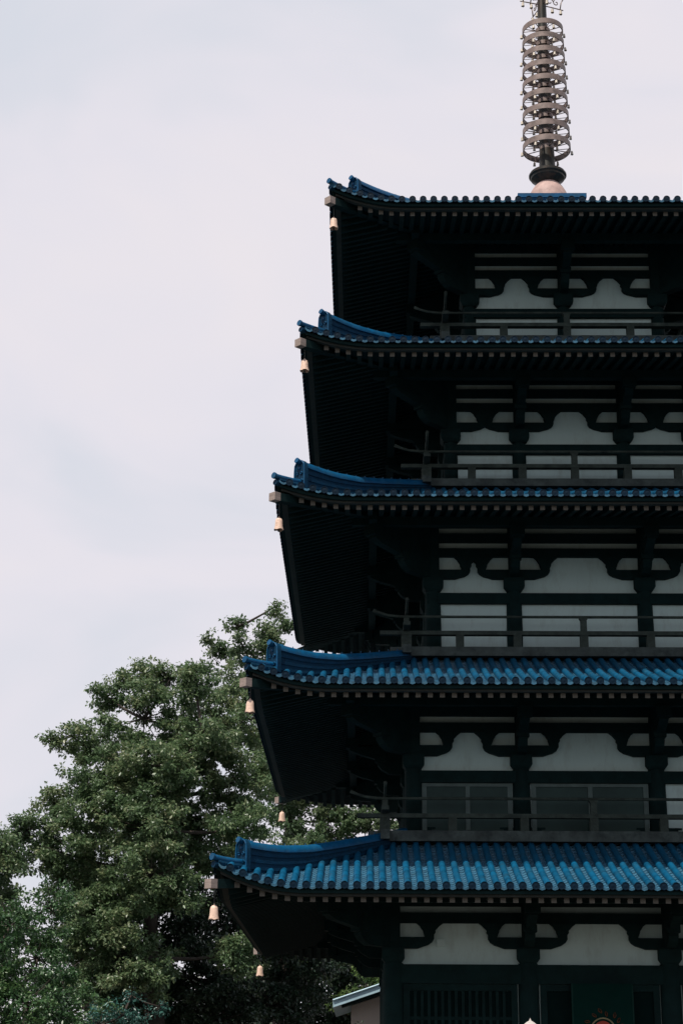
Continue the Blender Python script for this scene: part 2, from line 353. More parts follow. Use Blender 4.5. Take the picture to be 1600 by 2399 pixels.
def ridge_end(i, top):
    """ornamental end tile closing the hip ridge: shield with raised rim, scroll relief and a round finger tile on top"""
    m = MB(); E = EH[i]; q = 0.41 if i < 4 else 0.44; a = E - q; zb = SZ(i, a, a) - 0.06; zt = top(q); H = zt - zb
    hw = 0.125
    shp = [(-hw, 0), (hw, 0), (hw, H * 0.62), (hw * 0.92, H * 0.86), (hw * 0.55, H * 0.99), (0, H * 1.03), (-hw * 0.55, H * 0.99), (-hw * 0.92, H * 0.86), (-hw, H * 0.62)]
    def put(poly, a0, a1, mi):
        o = len(m.v); n = len(poly)
        for aa in (a0, a1):
            for s_, z in poly: m.v.append(diag(aa, s_, zb + z))
        m.f.append(tuple(o + k for k in range(n))); m.f.append(tuple(o + n + k for k in range(n))[::-1]); m.m += [mi, mi]
        for k in range(n): m.f.append((o + k, o + n + k, o + n + (k + 1) % n, o + (k + 1) % n)); m.m.append(mi)
    put(shp, a - 0.02, a + 0.03, 1)
    n = len(shp)
    for k in range(1, n):                            # rim
        p0, p1 = shp[k], shp[(k + 1) % n]
        m.tube([diag(a + 0.036, p0[0] * 0.92, zb + p0[1] * 0.97 + 0.008), diag(a + 0.036, p1[0] * 0.92, zb + p1[1] * 0.97 + 0.008)], 0.013, 6, 0)
    for s_ in (-1, 1):                               # scrolls
        for (cx, cz, R_) in ((0.052, H * 0.28, 0.036), (0.045, H * 0.55, 0.030)):
            pts = [diag(a + 0.038, s_ * (cx + R_ * (1 - t / 9) * math.cos(t * 0.9)), zb + cz + R_ * (1 - t / 9) * math.sin(t * 0.9)) for t in range(8)]
            m.tube(pts, 0.010, 5, 0)
    bo = MB(); bo.lathe([(0.0, 0.03), (0.022, 0.024), (0.035, 0.0)], 10)
    for (s_, z, k) in ((0, H * 0.18, 1.0), (0, H * 0.75, 0.8)):
        c = Vector(diag(a + 0.03, s_, zb + z)); d = Vector((-D2, -D2, 0)); q4 = d.to_track_quat('Z', 'Y').to_matrix().to_4x4()
        m.merge(bo, Matrix.Translation(c) @ q4 @ Matrix.Scale(k, 4))
    m.tube([diag(a - 0.10, 0, zt - 0.035), diag(a + 0.02, 0, zt - 0.025), diag(a + 0.085, 0, zt + 0.0)], [0.045, 0.045, 0.048], 10, 0)
    return m
def tip_ridge(i):
    m = MB(); E = EH[i]; o0 = 0.41 if i < 4 else 0.44
    pts = []; q = o0 + 0.02
    for k in range(9):
        a = E - q + (q + 0.005) * k / 8; pts.append((a, SZ(i, min(a, E), min(a, E)) + 0.022 + 0.05 * (1 - k / 8)))
    m.tube([diag(a, 0, z) for a, z in pts], 0.045, 10, 0)
    m.tube([diag(a, 0, z - 0.06) for a, z in pts[:-1]], 0.055, 8, 1)
    a, z = pts[-1]; m.tube([diag(a - 0.01, 0, z + 0.004), diag(a + 0.015, 0, z + 0.008)], 0.052, 12, 0)
    m.tube([diag(a - 0.12, 0, z - 0.115), diag(a - 0.01, 0, z - 0.10)], 0.048, 10, 1)
    return m

def rafter_z(i, x, d): return ZC[i] - 0.18 + 0.24 * (d - 0.2) + lift(i, x)
def rafter_mb(i, x):
    """one square rafter under the front eave in local coordinates (origin at its painted outer end)"""
    m = MB(); E = EH[i]; y0 = -(E - 0.2); y1 = -max(WH[i] - 0.02, abs(x) + 0.06)
    if y1 - y0 < 0.12: y1 = y0 + 0.12
    L = y1 - y0; dz = 0.24 * L; h = 0.0425; wd = 0.038
    m.hexa([(-wd, 0, -h), (wd, 0, -h), (wd, L, dz - h), (-wd, L, dz - h), (-wd, 0, h), (wd, 0, h), (wd, L, dz + h), (-wd, L, dz + h)], 0, None, 1)
    return m
def rafter_shared(i, cache):
    def get(x):
        key = round(max(WH[i] - 0.02, abs(x) + 0.06), 3)
        if key not in cache: cache[key] = rafter_mb(i, x).mesh('rafter', [M_WOOD, M_END])
        return cache[key]
    return get

for i in range(5):
    roof = four(roof_side(i)).obj('roof', [M_TILE, M_PAN, M_CAPT, M_WOOD], pagoda, smooth='auto', fix=False)
    E = EH[i]
    # crest pieces
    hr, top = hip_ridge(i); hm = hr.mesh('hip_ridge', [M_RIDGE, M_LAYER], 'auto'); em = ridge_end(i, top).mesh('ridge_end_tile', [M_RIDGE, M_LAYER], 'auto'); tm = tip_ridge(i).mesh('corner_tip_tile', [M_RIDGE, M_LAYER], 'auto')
    hip = MB(); a0, a1 = WH[i] - 0.1, E + (0.06 if i == 0 else 0.035); c = ZC[i] + LF[i] - 0.36 + (0.03 if 0 < i < 4 else 0)      # hip rafter under each corner
    o = len(hip.v); hw = 0.072
    for aa, zz in ((a1, c), (a1 - 0.085, c + 0.003), (a0, c + 0.16 * (a1 - a0) - 0.05)):
        for s_, z in ((-hw, -0.066), (hw, -0.066), (hw, 0.066), (-hw, 0.066)): hip.v.append(diag(aa, s_, zz + z))
    hip.f += [(0, 1, 2, 3), (8, 11, 10, 9)]; hip.m += [1, 0]
    for k in range(2):
        for a_, b_ in ((0, 1), (1, 2), (2, 3), (3, 0)): hip.f.append((4 * k + a_, 4 * k + 4 + a_, 4 * k + 4 + b_, 4 * k + b_)); hip.m.append(1 - k)
    hpm = hip.mesh('hip_rafter', [M_WOOD, M_CAP])
    for k in range(4):
        for nm, me in (('hip_ridge', hm), ('ridge_end_tile', em), ('corner_tip_tile', tm), ('hip_rafter', hpm)):
            o = link(nm, me, roof); o.rotation_euler = (0, 0, k * PI / 2)
    fm = MB(); strip_along(fm, i, E - 0.045, 0.07, -0.115, -0.055, 0); strip_along(fm, i, E - 0.10, 0.09, -0.150, -0.112, 1)
    four(fm).obj('eave_board', [M_WOOD, M_FASC], roof)
    # soffit sheet
    sm = MB(); nx = 40; ny = 8; o = 0
    for kx in range(nx):
        xa, xb = [-(E - 0.15) + 2 * (E - 0.15) * t / nx for t in (kx, kx + 1)]; o = len(sm.v)
        for j in range(ny + 1):
            y = -(E - 0.15) + (E - 0.15 - WH[i] + 0.05) * j / ny
            for x in (xa, xb):
                yy = min(y, -abs(x)); sm.v.append((x, yy, rafter_z(i, x, E + yy) + 0.046))
        for j in range(ny): sm.f.append((o + 2 * j, o + 2 * j + 1, o + 2 * j + 3, o + 2 * j + 2)); sm.m.append(0)
    four(sm).obj('soffit', M_WOOD, roof)
    # rafters: the front row one by one, the other three sides together
    get = rafter_shared(i, {}); rest = MB(); nk = int((E - 0.3) / PITCH_T)
    off = 0.0 if i == 0 else 0.5
    for k in range(-nk, nk + 1):
        x = (k + off) * PITCH_T
        if abs(x) > E - 0.3: continue
        z = rafter_z(i, x, 0.2)
        if x < 3.6: link('rafter', get(x), roof, (x, -(E - 0.2), z))
        else: rest.merge(rafter_mb(i, x), Matrix.Translation((x, -(E - 0.2), z)))
        for R_ in ROT[1:]: rest.merge(rafter_mb(i, x), R_ @ Matrix.Translation((x, -(E - 0.2), z)))
    tag(rest.obj('rafters', [M_WOOD, M_END], roof), kind='stuff')
    # purlin carried by the bracket arms
    pw = WH[i] + 1.0; p = MB(); p.box(-pw - 0.35, pw + 0.35, -pw - 0.07, -pw + 0.07, ZC[i] - 0.05 - 0.02 * (i == 0), ZC[i] + 0.10)
    p2 = MB(); p2.merge(p); p2.merge(p, ROT[2]); q_ = MB()
    q_.box(-pw - 0.35, pw + 0.35, -pw - 0.068, -pw + 0.068, ZC[i] - 0.047, ZC[i] + 0.097); p2.merge(q_, ROT[1]); p2.merge(q_, ROT[3])
    p2.obj('purlin', M_WOOD, pagoda)

# ---------------------------------------------------------------- storeys
def arm_poly(z0, z1, zt, sgn=1):
    """outline (x,z) of one cloud bracket arm from a column centre: z0 underside, z1 top of arm, zt underside of the beam above"""
    h = z1 - z0; H = zt - z1
    P = [(0.0, z0), (0.36, z0), (0.44, z0 + 0.03 * h / 0.19), (0.52, z0 + 0.30 * h), (0.585, z0 + 0.55 * h), (0.615, z0 + 0.85 * h), (0.615, z1 + 0.18 * H),
         (0.64, z1 + 0.34 * H), (0.635, z1 + 0.48 * H), (0.665, z1 + 0.62 * H), (0.70, z1 + 0.80 * H), (0.76, zt),
         (0.34, zt), (0.40, z1 + 0.78 * H), (0.425, z1 + 0.55 * H), (0.448, z1 + 0.45 * H), (0.445, z1 + 0.28 * H), (0.475, z1 + 0.1 * H), (0.475, z1), (0.0, z1)]
    P = [(sgn * a, b) for a, b in P]
    return P if sgn > 0 else P[::-1]
def cloud_arm(cx, cy_front, thick, z0, z1, zt, sgn):
    """built from convex pieces so the silhouette stays exact"""
    m = MB(); P = arm_poly(z0, z1, zt, 1); n = len(P)
    lower = P[:6] + [(0.615, z1), (0.475, z1), (0.0, z1)]
    upper_r = [(0.615, z1)] + P[6:12]; upper_l = P[12:18] + [(0.475, z1)]
    m.prism([(cx + sgn * a, b) for a, b in lower], cy_front, cy_front + thick)
    cols_r = upper_r; cols_l = upper_l[::-1]
    for k in range(6):                                # stacked slices of the flared block
        (xr0, zr0), (xr1, zr1) = cols_r[k], cols_r[k + 1]
        def xl(z):
            for (xa, za), (xb, zb) in zip(cols_l, cols_l[1:]):
                if za - 1e-6 <= z <= zb + 1e-6: return xa + (xb - xa) * ((z - za) / (zb - za) if zb > za else 1)
            return cols_l[-1][0]
        if zr1 - zr0 < 1e-5: continue
        m.prism([(cx + sgn * a, b) for a, b in ((xl(zr0), zr0), (xr0, zr0), (xr1, zr1), (xl(zr1), zr1))], cy_front, cy_front + thick)
    return m

def projecting(i, diagonal=False):
    """bracket arms that reach out from a column to the purlin; local: x across, y outwards negative, origin at wall plane"""
    m = MB(); zb = DB[i][0]; z1, zt = BAND[i][1], BAND[i][0]; zp = ZC[i] - 0.05; k = 1.414 if diagonal else 1.0; w = 0.075
    a1 = 0.50 * k; a2 = 0.98 * k
    m.prism([(0.05, zb), (0.05, z1 + 0.06), (-a1 - 0.05, z1 + 0.06), (-a1 - 0.05, z1 - 0.02), (-a1 + 0.02, zb + 0.09), (-a1 + 0.15, zb + 0.02)], -w, w, 'yz')
    zq = min(zp, zt + 0.12)
    m.prism([(0.05, z1 + 0.06), (0.05, max(zq, z1 + 0.1) + 0.02), (-a2 + 0.1, zq), (-a2 - 0.05, zq - 0.02), (-a2 - 0.05, zq - 0.09), (-a2 + 0.12, zq - 0.16), (-a1, z1 + 0.06)], -w, w, 'yz')
    m.prism([(0.05, zq + 0.02), (0.05, zp + 0.5), (-a2 - 0.02, zp - 0.01), (-a2 - 0.02, zq - 0.03)], -w, w, 'yz')
    m.box(-0.115, 0.115, -a2 - 0.12, -a2 + 0.10, zq - 0.05, zp - 0.003 if zp - 0.003 > zq - 0.04 else zq)
    m.box(-0.10, 0.10, -a1 - 0.10, -a1 + 0.09, z1 + 0.03, z1 + 0.14)
    return m

for i in range(5):
    w = WH[i]; s = SL[i]; cr = CR[i]; cx = CX[i]
    xin = [-cx, cx] if i < 4 else [0.0]
    ztop = ZC[i] + 0.24 * (EH[i] - w) + 0.02
    # ---- plaster core
    core = MB(); core.box(-w + 0.002, w - 0.002, -w + 0.002, w - 0.002, FL[i] + 0.0, ztop)
    core_o = core.obj('plaster_wall', M_PLAS, pagoda)
    # ---- horizontal beams (front edges set so the plaster bands read at their real height)
    pb, pa = 0.085, 0.10
    bands = STRIPS[i] + [BAND[i]]
    beams = []
    for (ta, ba), (tb_, bb_) in zip(bands, bands[1:]): beams.append((tb_, ba - s * pb))
    beams.append((bands[0][0], ztop - 0.01))
    zz = bands[0][0] + 0.0
    def beam_set(z0, z1, p_, name, ext=0.10):
        a = MB(); a.box(-w - p_, w + p_, -w - p_, -w + 0.03, z0, z1)
        b = MB(); b.box(-w + 0.035, w - 0.035, -w - p_ + 0.003, -w + 0.03, z0 + 0.002, z1 - 0.002)
        m = MB(); m.merge(a); m.merge(a, ROT[2]); m.merge(b, ROT[1]); m.merge(b, ROT[3])
        return m.obj(name, M_WOOD, pagoda)
    for z0, z1 in beams: beam_set(z0, z1, pb, 'wall_beam')
    tie_top = DB[i][1] - s * pb
    beam_set(HB[i], tie_top, pb, 'tie_beam')
    # sill at floor level
    beam_set(FL[i] + 0.0, FL[i] + 0.07, 0.07, 'floor_sill')
    # ---- columns with capitals
    colm = MB(); z0 = FL[i]; zc0 = DB[i][1]; zc1 = DB[i][0]
    colm.lathe([(cr, z0), (cr * 1.02, z0 + (zc0 - z0) * 0.4), (cr * 0.97, zc0 - 0.04), (cr * 0.93, zc0 + 0.01)], 24)
    hb = 0.175
    o = len(colm.v)
    for hh, z in ((hb - 0.05, zc0 + 0.005), (hb - 0.028, zc0 + 0.035), (hb, zc0 + 0.075), (hb, zc1 + 0.012)):
        for a, b in ((-hh, -hh), (hh, -hh), (hh, hh), (-hh, hh)): colm.v.append((a, b, z))
    for k in range(3):
        for q in range(4): colm.f.append((o + 4 * k + q, o + 4 * k + (q + 1) % 4, o + 4 * k + 4 + (q + 1) % 4, o + 4 * k + 4 + q)); colm.m.append(0)
    colm.f += [(o, o + 1, o + 2, o + 3), (o + 12, o + 13, o + 14, o + 15)]; colm.m += [0, 0]
    cme = colm.mesh('column', M_WOOD, 'auto')
    y = -w + 0.02
    spots = [(-y if 0 else -w + 0.02, y)]
    cpos = set()
    for k, R_ in enumerate(ROT):
        for xx in [-w + 0.02] + xin:
            p_ = R_ @ Vector((xx, y, 0)); cpos.add((round(p_.x, 3), round(p_.y, 3)))
    for px, py in sorted(cpos): link('column', cme, pagoda, (px, py, 0))
    # ---- struts above each column and cloud arms
    strut = MB(); strut.box(-0.088, 0.088, -0.13, 0.04, DB[i][0], ztop - 0.02); sme = strut.mesh('bracket_strut', M_WOOD)
    zA0 = DB[i][0]; zA1 = BAND[i][1] - s * pa; zT = BAND[i][0]
    pj = projecting(i).mesh('bracket_arm', M_WOOD); pd = projecting(i, True).mesh('corner_bracket_arm', M_WOOD)
    ame = {sg: cloud_arm(0, -pa, pa + 0.02, zA0, zA1, zT, sg).mesh('cloud_bracket', M_WOOD) for sg in (1, -1)}
    for k in range(4):
        R_ = ROT[k]
        for xx in xin + [-w + 0.04, w - 0.04]:
            corner = abs(xx) > w - 0.1
            for sg in (1, -1):
                if corner and sg * xx > 0: continue
                o = link('cloud_bracket', ame[sg], pagoda); p_ = R_ @ Vector((xx + (0.002 if sg > 0 else -0.002) * 0, -w - (0.0 if sg > 0 else 0.003), 0)); o.location = p_; o.rotation_euler = (0, 0, k * PI / 2)
            o = link('bracket_strut', sme, pagoda); o.location = R_ @ Vector((xx, -w - (0.002 if corner and k % 2 else 0), 0)); o.rotation_euler = (0, 0, k * PI / 2)
            if not corner:
                o = link('bracket_arm', pj, pagoda); o.location = R_ @ Vector((xx, -w, 0)); o.rotation_euler = (0, 0, k * PI / 2)
        o = link('corner_bracket_arm', pd, pagoda); o.location = R_ @ Vector((-w, -w, 0)); o.rotation_euler = (0, 0, k * PI / 2 - PI / 4)

    # ---- balcony
    if i:
        b = BW[i]
        bal = MB(); a = MB(); a.box(-b, b, -b, -b + 0.16, BB[i], FL[i] + 0.001); a2 = MB(); a2.box(-b + 0.161, b - 0.161, -b + 0.002, -b + 0.158, BB[i] + 0.003, FL[i] - 0.002)
        bal.merge(a); bal.merge(a, ROT[2]); bal.merge(a2, ROT[1]); bal.merge(a2, ROT[3])
        bal.box(-b + 0.17, b - 0.17, -b + 0.17, b - 0.17, FL[i] - 0.06, FL[i] - 0.008)
        for kk in range(4):                           # crossed beam ends at the corners
            e_ = MB(); e_.box(-b - 0.19, -b - 0.002, -b + 0.008, -b + 0.15, BB[i] + 0.008, FL[i] - 0.006); e_.box(b + 0.002, b + 0.19, -b + 0.008, -b + 0.15, BB[i] + 0.008, FL[i] - 0.006); bal.merge(e_, ROT[kk])
        balo = bal.obj('balcony', M_BASE, pagoda)
        sk = MB(); sk.box(-b + 0.35, b - 0.35, -b + 0.35, b - 0.35, SZ(i - 1, 0, INNER[i - 1]) - 0.5, FL[i] - 0.07); sk.obj('balcony_base', M_WOOD, pagoda)
        # rails (front and back run over the side pair)
        zl, zt = RLOW[i], RTOP[i]
        for k in range(4):
            dz = 0.0 if k % 2 == 0 else 0.0
            lo = MB(); x0 = b + 0.36
            lo.box(-x0, x0, -b + 0.02, -b + 0.14, zl - 0.033, zl + 0.033) if k % 2 == 0 else lo.box(-x0, x0, -b + 0.022, -b + 0.138, zl + 0.034, zl + 0.095)
            o = lo.obj('lower_rail', M_RAIL, balo); o.rotation_euler = (0, 0, k * PI / 2)
            tr = MB(); up = 0 if k % 2 == 0 else 0.045
            xe = b + 0.47; pts = [(-xe, -b + 0.08, zt + up + 0.115), (-xe + 0.10, -b + 0.08, zt + up + 0.07), (-xe + 0.24, -b + 0.08, zt + up + 0.025), (-xe + 0.42, -b + 0.08, zt + up + 0.004), (-xe + 0.6, -b + 0.08, zt + up)]
            pts = pts + [(-p_[0], p_[1], p_[2]) for p_ in pts[::-1]]
            tr.tube(pts, [0.030] + [0.024] * 8 + [0.030], 8)
            o = tr.obj('top_rail', M_RAIL, balo, True); o.rotation_euler = (0, 0, k * PI / 2)
        xs_short = {1: [1.10, 2.235], 2: [1.10, 2.055], 3: [0.91, 1.785], 4: [1.138]}[i]
        sp = MB(); sp.box(-0.066, 0.066, -0.066, 0.066, 0, zl - 0.036 - FL[i]); spm = sp.mesh('short_post', M_RAIL)
        tp = MB(); tp.box(-0.066, 0.066, -0.058, 0.058, 0, zl - 0.036 - FL[i]); tp.box(-0.05, 0.05, -0.05, 0.05, zl - 0.036 - FL[i], zt - 0.073 - FL[i])
        tp.hexa([(-0.045, -0.045, zt - 0.073 - FL[i]), (0.045, -0.045, zt - 0.073 - FL[i]), (0.045, 0.045, zt - 0.073 - FL[i]), (-0.045, 0.045, zt - 0.073 - FL[i]),
                 (-0.075, -0.05, zt - 0.024 - FL[i]), (0.075, -0.05, zt - 0.024 - FL[i]), (0.075, 0.05, zt - 0.024 - FL[i]), (-0.075, 0.05, zt - 0.024 - FL[i])])
        tpm = tp.mesh('tall_post', M_RAIL)
        cp = MB(); cp.box(-0.084, 0.084, -0.084, 0.084, 0, zl - 0.036 - FL[i]); cp.box(-0.045, 0.045, -0.045, 0.045, zl - 0.036 - FL[i], zt - 0.026 - FL[i]); cpm = cp.mesh('corner_post', M_RAIL)
        for k in range(4):
            R_ = ROT[k]
            for x in [0.0] + xs_short + [-v for v in xs_short]:
                o = link('tall_post' if x == 0 else 'short_post', tpm if x == 0 else spm, balo); o.location = R_ @ Vector((x, -b + 0.08, FL[i] + 0.001)); o.rotation_euler = (0, 0, k * PI / 2)
            o = link('corner_post', cpm, balo); o.location = R_ @ Vector((-b + 0.08, -b + 0.08, FL[i] + 0.002))
    # ---- what fills the bays of each storey
    cols_all = [-w] + xin + [w]
    bays = list(zip(cols_all, cols_all[1:]))
    if i in (1, 2, 3, 4):
        # carved brackets at the foot of each bay
        wg = MB()
        zr = RLOW[i] - s * 0.5
        for xa, xb in bays:
            for x0_, sg in ((xa + cr, 1), (xb - cr, -1)):
                L_ = 0.20; zt_ = zr - 0.02
                for (e0, e1, q0, q1) in ((0, 0.10, -0.09, 0.02), (0.10, 0.16, -0.045, 0.02), (0.16, 0.22, -0.012, 0.02)):
                    X0, X1 = sorted((x0_ + sg * e0, x0_ + sg * e1)); wg.box(X0, X1, -w - 0.03, -w + 0.01, zt_ + q0, zt_ + q1)
        four(wg).obj('foot_carving', M_WOOD, pagoda)
    if i == 1:
        for bi, (xa, xb) in enumerate(bays):
            if bi == 2: continue
            xl, xr = xa + cr + 0.01, xb - cr - 0.01; zt_, zb_ = HB[i] - 0.004, FL[i] + 0.075
            fr = MB(); y0, y1 = -w - 0.045, -w - 0.004; t_ = 0.075
            fr.box(xl, xl + t_, y0, y1, zb_, zt_); fr.box(xr - t_, xr, y0, y1, zb_, zt_); fr.box(xl + t_, xr - t_, y0 + 0.001, y1, zt_ - 0.055, zt_ - 0.001)
            xm = (xl + xr) / 2 + 0.01; fr.box(xm - 0.035, xm + 0.035, y0 - 0.004, y1, zb_, zt_ - 0.056)
            fo = fr.obj('window', M_FRAME, pagoda)
            pn = MB(); pn.box(xl + t_, xm - 0.035, -w - 0.022, -w - 0.006, zb_ + 0.002, zt_ - 0.056); pn.obj('sliding_panel', M_GLASS, fo)
            pn = MB(); pn.box(xm + 0.035, xr - t_, -w - 0.024, -w - 0.008, zb_ + 0.002, zt_ - 0.056); pn.obj('sliding_panel', M_GLASS, fo)
    if i == 0:
        for k in range(4):
            for bi, (xa, xb) in enumerate(bays):
                xl, xr = xa + cr + 0.01, xb - cr - 0.01; zt_, zb_ = HB[0] - 0.004, FL[0] + 0.075
                fr = MB(); y0, y1 = -w - 0.05, -w - 0.004; t_ = 0.10
                fr.box(xl, xl + t_, y0, y1, zb_, zt_); fr.box(xr - t_, xr, y0, y1, zb_, zt_); fr.box(xl + t_, xr - t_, y0 + .001, y1, zt_ - 0.10, zt_ - 0.001)
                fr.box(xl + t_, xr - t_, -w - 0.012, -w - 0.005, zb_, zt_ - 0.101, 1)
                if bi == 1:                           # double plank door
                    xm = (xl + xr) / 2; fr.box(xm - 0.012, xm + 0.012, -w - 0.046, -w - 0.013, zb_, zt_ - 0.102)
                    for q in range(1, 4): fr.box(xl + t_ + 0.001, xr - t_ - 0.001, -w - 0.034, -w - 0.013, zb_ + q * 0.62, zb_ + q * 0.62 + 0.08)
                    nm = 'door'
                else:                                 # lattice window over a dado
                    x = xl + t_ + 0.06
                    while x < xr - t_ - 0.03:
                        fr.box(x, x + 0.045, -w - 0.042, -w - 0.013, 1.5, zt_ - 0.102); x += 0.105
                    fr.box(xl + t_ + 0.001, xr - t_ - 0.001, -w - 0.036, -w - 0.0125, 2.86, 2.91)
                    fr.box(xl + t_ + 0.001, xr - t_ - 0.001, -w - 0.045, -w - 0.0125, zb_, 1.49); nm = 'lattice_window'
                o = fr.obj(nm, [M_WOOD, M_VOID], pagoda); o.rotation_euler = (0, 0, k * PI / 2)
        # small electrical box on the plaster between the arms
        bx = MB(); bx.box(-2.50, -2.38, -w - 0.04, -w - 0.001, 3.955, 4.07); bx.obj('wall_box', M_PLAS, pagoda)
        st = MB(); st.box(-4.3, 4.3, -4.3, 4.3, -0.05, 0.50); st.box(-4.2, 4.2, -4.2, 4.2, 0.501, 0.60); st.obj('stone_platform', M_STONE, pagoda)
        for q in range(3):
            s2 = MB(); s2.box(-0.9, 0.9, -5.2 + q * 0.3, -4.31, -0.04, 0.15 + q * 0.15 - q * 0.001); s2.obj('stone_step', M_STONE, pagoda)

# ---------------------------------------------------------------- emblem board on the ground floor front
bd = MB(); bx0, bx1, by = -0.455, 0.497, -3.345
bd.box(bx0, bx1, by, by + 0.03, 0.85, 3.405); board = bd.obj('emblem_board', M_BANNER, pagoda)
fr = MB()
for xx in (bx0 + 0.014, bx1 - 0.014): fr.box(xx - 0.012, xx + 0.012, by - 0.006, by - 0.001, 0.85, 3.40)
fr.obj('edge_strip', mat('board_edging', (0.008, 0.034, 0.028), 0.7, spec=0.1), board)
ex, ez, er = 0.013, 2.71, 0.185
em = MB(); em.tube([(ex + er * math.cos(t * PI / 24), by - 0.012, ez + er * math.sin(t * PI / 24)) for t in range(49)], 0.012, 6, 0, caps=False); em.obj('emblem_ring', M_GOLD, board)
em = MB(); em.lathe([(0, 0.02), (0.10, 0.014), (0.145, 0.0)], 32); dm = em.mesh('emblem_disc', M_RED, True); o = link('emblem_disc', dm, board); o.location = (ex, by - 0.002, ez); o.rotation_euler = (PI / 2, 0, 0)
em = MB()
for k in range(16):                                   # flame tongues round the disc
    t = 2 * PI * k / 16 + random.uniform(0, 0.22); rr = random.uniform(0.215, 0.26)
    for sg in (-1, 1):
        pts = [(ex + (rr + 0.020 * j) * math.cos(t + sg * 0.07 * math.sin(j * 0.8) + 0.03 * j), by - 0.008, ez + (rr + 0.020 * j) * math.sin(t + sg * 0.07 * math.sin(j * 0.8) + 0.03 * j)) for j in range(5)]
        em.tube(pts, [0.004, 0.008, 0.007, 0.005, 0.002], 5, 0)
em.obj('emblem_flames', M_FLAME, board)

# ---------------------------------------------------------------- finial
fin = MB(); fin.box(-0.60, 0.60, -0.60, 0.60, 17.9, 18.40, 1); fin.box(-0.645, 0.645, -0.645, 0.645, 18.401, 18.44, 0); fin.box(-0.67, 0.67, -0.67, 0.67, 18.441, 18.53, 0)
FX = 0.0
finial = fin.obj('finial', [M_RIDGE, M_PAN], pagoda)
d = MB(); d.lathe([(0.42, 18.50), (0.42, 18.60), (0.40, 18.75), (0.36, 18.87), (0.30, 18.98), (0.235, 19.06), (0.19, 19.10)], 40, (FX, 0, 0)); d.obj('dome', M_DOME, finial, True)
d = MB(); d.lathe([(0.20, 19.09), (0.225, 19.11), (0.25, 19.14), (0.30, 19.17), (0.335, 19.20), (0.34, 19.235), (0.36, 19.245), (0.375, 19.26), (0.375, 19.29), (0.35, 19.305), (0.35, 19.33), (0.30, 19.345), (0.18, 19.40), (0.16, 19.42)], 48, (FX, 0, 0)); d.obj('bowl', M_MAST, finial, 'auto')
d = MB(); d.lathe([(0.17, 19.38), (0.165, 19.45), (0.150, 19.8), (0.14, 20.1), (0.128, 21.0), (0.118, 21.8), (0.105, 22.4), (0.094, 23.0), (0.085, 23.6), (0.06, 25.4), (0.0, 25.45)], 20, (FX, 0, 0)); d.obj('mast', M_MAST, finial, True)
TOPS = [22.67, 22.35, 22.02, 21.69, 21.355, 21.01, 20.66, 20.295, 19.945]
ring_geo = []
for k, zt in enumerate(TOPS):
    R_ = 0.418 + 0.062 * k / 8; h = 0.115 + 0.01 * k / 8; zt = zt + 0.02
    m = MB(); m.lathe([(R_, zt - h), (R_, zt), (R_ - 0.018, zt), (R_ - 0.018, zt - h), (R_, zt - h)], 48, (FX, 0, 0))
    m.lathe([(0.15, zt - h + 0.01), (0.15, zt - 0.02), (0.10, zt - 0.02), (0.10, zt - h + 0.01)], 20, (FX, 0, 0))
    for q in range(8):
        t = 2 * PI * q / 8 + 0.28; zc_ = zt - h * 0.6
        m.tube([(FX + 0.13 * math.cos(t), 0.13 * math.sin(t), zc_), (FX + (R_ - 0.01) * math.cos(t), (R_ - 0.01) * math.sin(t), zc_)], 0.0095, 6)
        if q % 2: continue
        for sg in (-1, 1):                            # curled struts inside the ring
            m.tube([(FX + 0.13 * math.cos(t), 0.13 * math.sin(t), zc_), (FX + 0.24 * math.cos(t + sg * 0.16), 0.24 * math.sin(t + sg * 0.16), zc_), (FX + (R_ - 0.01) * math.cos(t + sg * 0.30), (R_ - 0.01) * math.sin(t + sg * 0.30), zc_)], 0.0075, 5)
    m.obj('ring', M_BRONZE, finial, 'auto'); ring_geo.append((R_, zt - h))
# openwork vanes above the rings, most of them above the picture
vn = MB()
for k in range(4):
    a = k * PI / 2 + 0.35; ca, sa = math.cos(a), math.sin(a)
    P = lambda rr, z: (FX + rr * ca, rr * sa, z)
    vn.tube([P(0.08, 23.27), P(0.30, 23.265), P(0.49, 23.255)], 0.012, 6)
    vn.tube([P(0.42, 23.27)] + [P(0.42 - 0.05 * math.cos(t) + 0.07, 23.38 + 0.16 * t / 3 * 1.6) for t in (0.5, 1.2, 2.0, 3.0)] + [P(0.20, 24.3), P(0.08, 24.5)], 0.014, 6)
    for (cr_, cz, R2, ph) in ((0.19, 23.40, 0.085, 0), (0.33, 23.40, 0.07, 2), (0.25, 23.62, 0.10, 1), (0.36, 23.68, 0.06, 3), (0.2, 23.9, 0.08, 4)):
        vn.tube([P(cr_ + R2 * (1 - t / 14) * math.cos(ph + t * 0.62), cz + R2 * (1 - t / 14) * math.sin(ph + t * 0.62)) for t in range(11)], 0.011, 5)
vn.obj('openwork_vane', M_BRONZE, finial, True)
fb = MB(); fb.lathe([(0, 25.4), (0.12, 25.48), (0.16, 25.6), (0.13, 25.72), (0.05, 25.82), (0.0, 25.95)], 20, (FX, 0, 0)); fb.obj('jewel', M_BRONZE, finial, True)

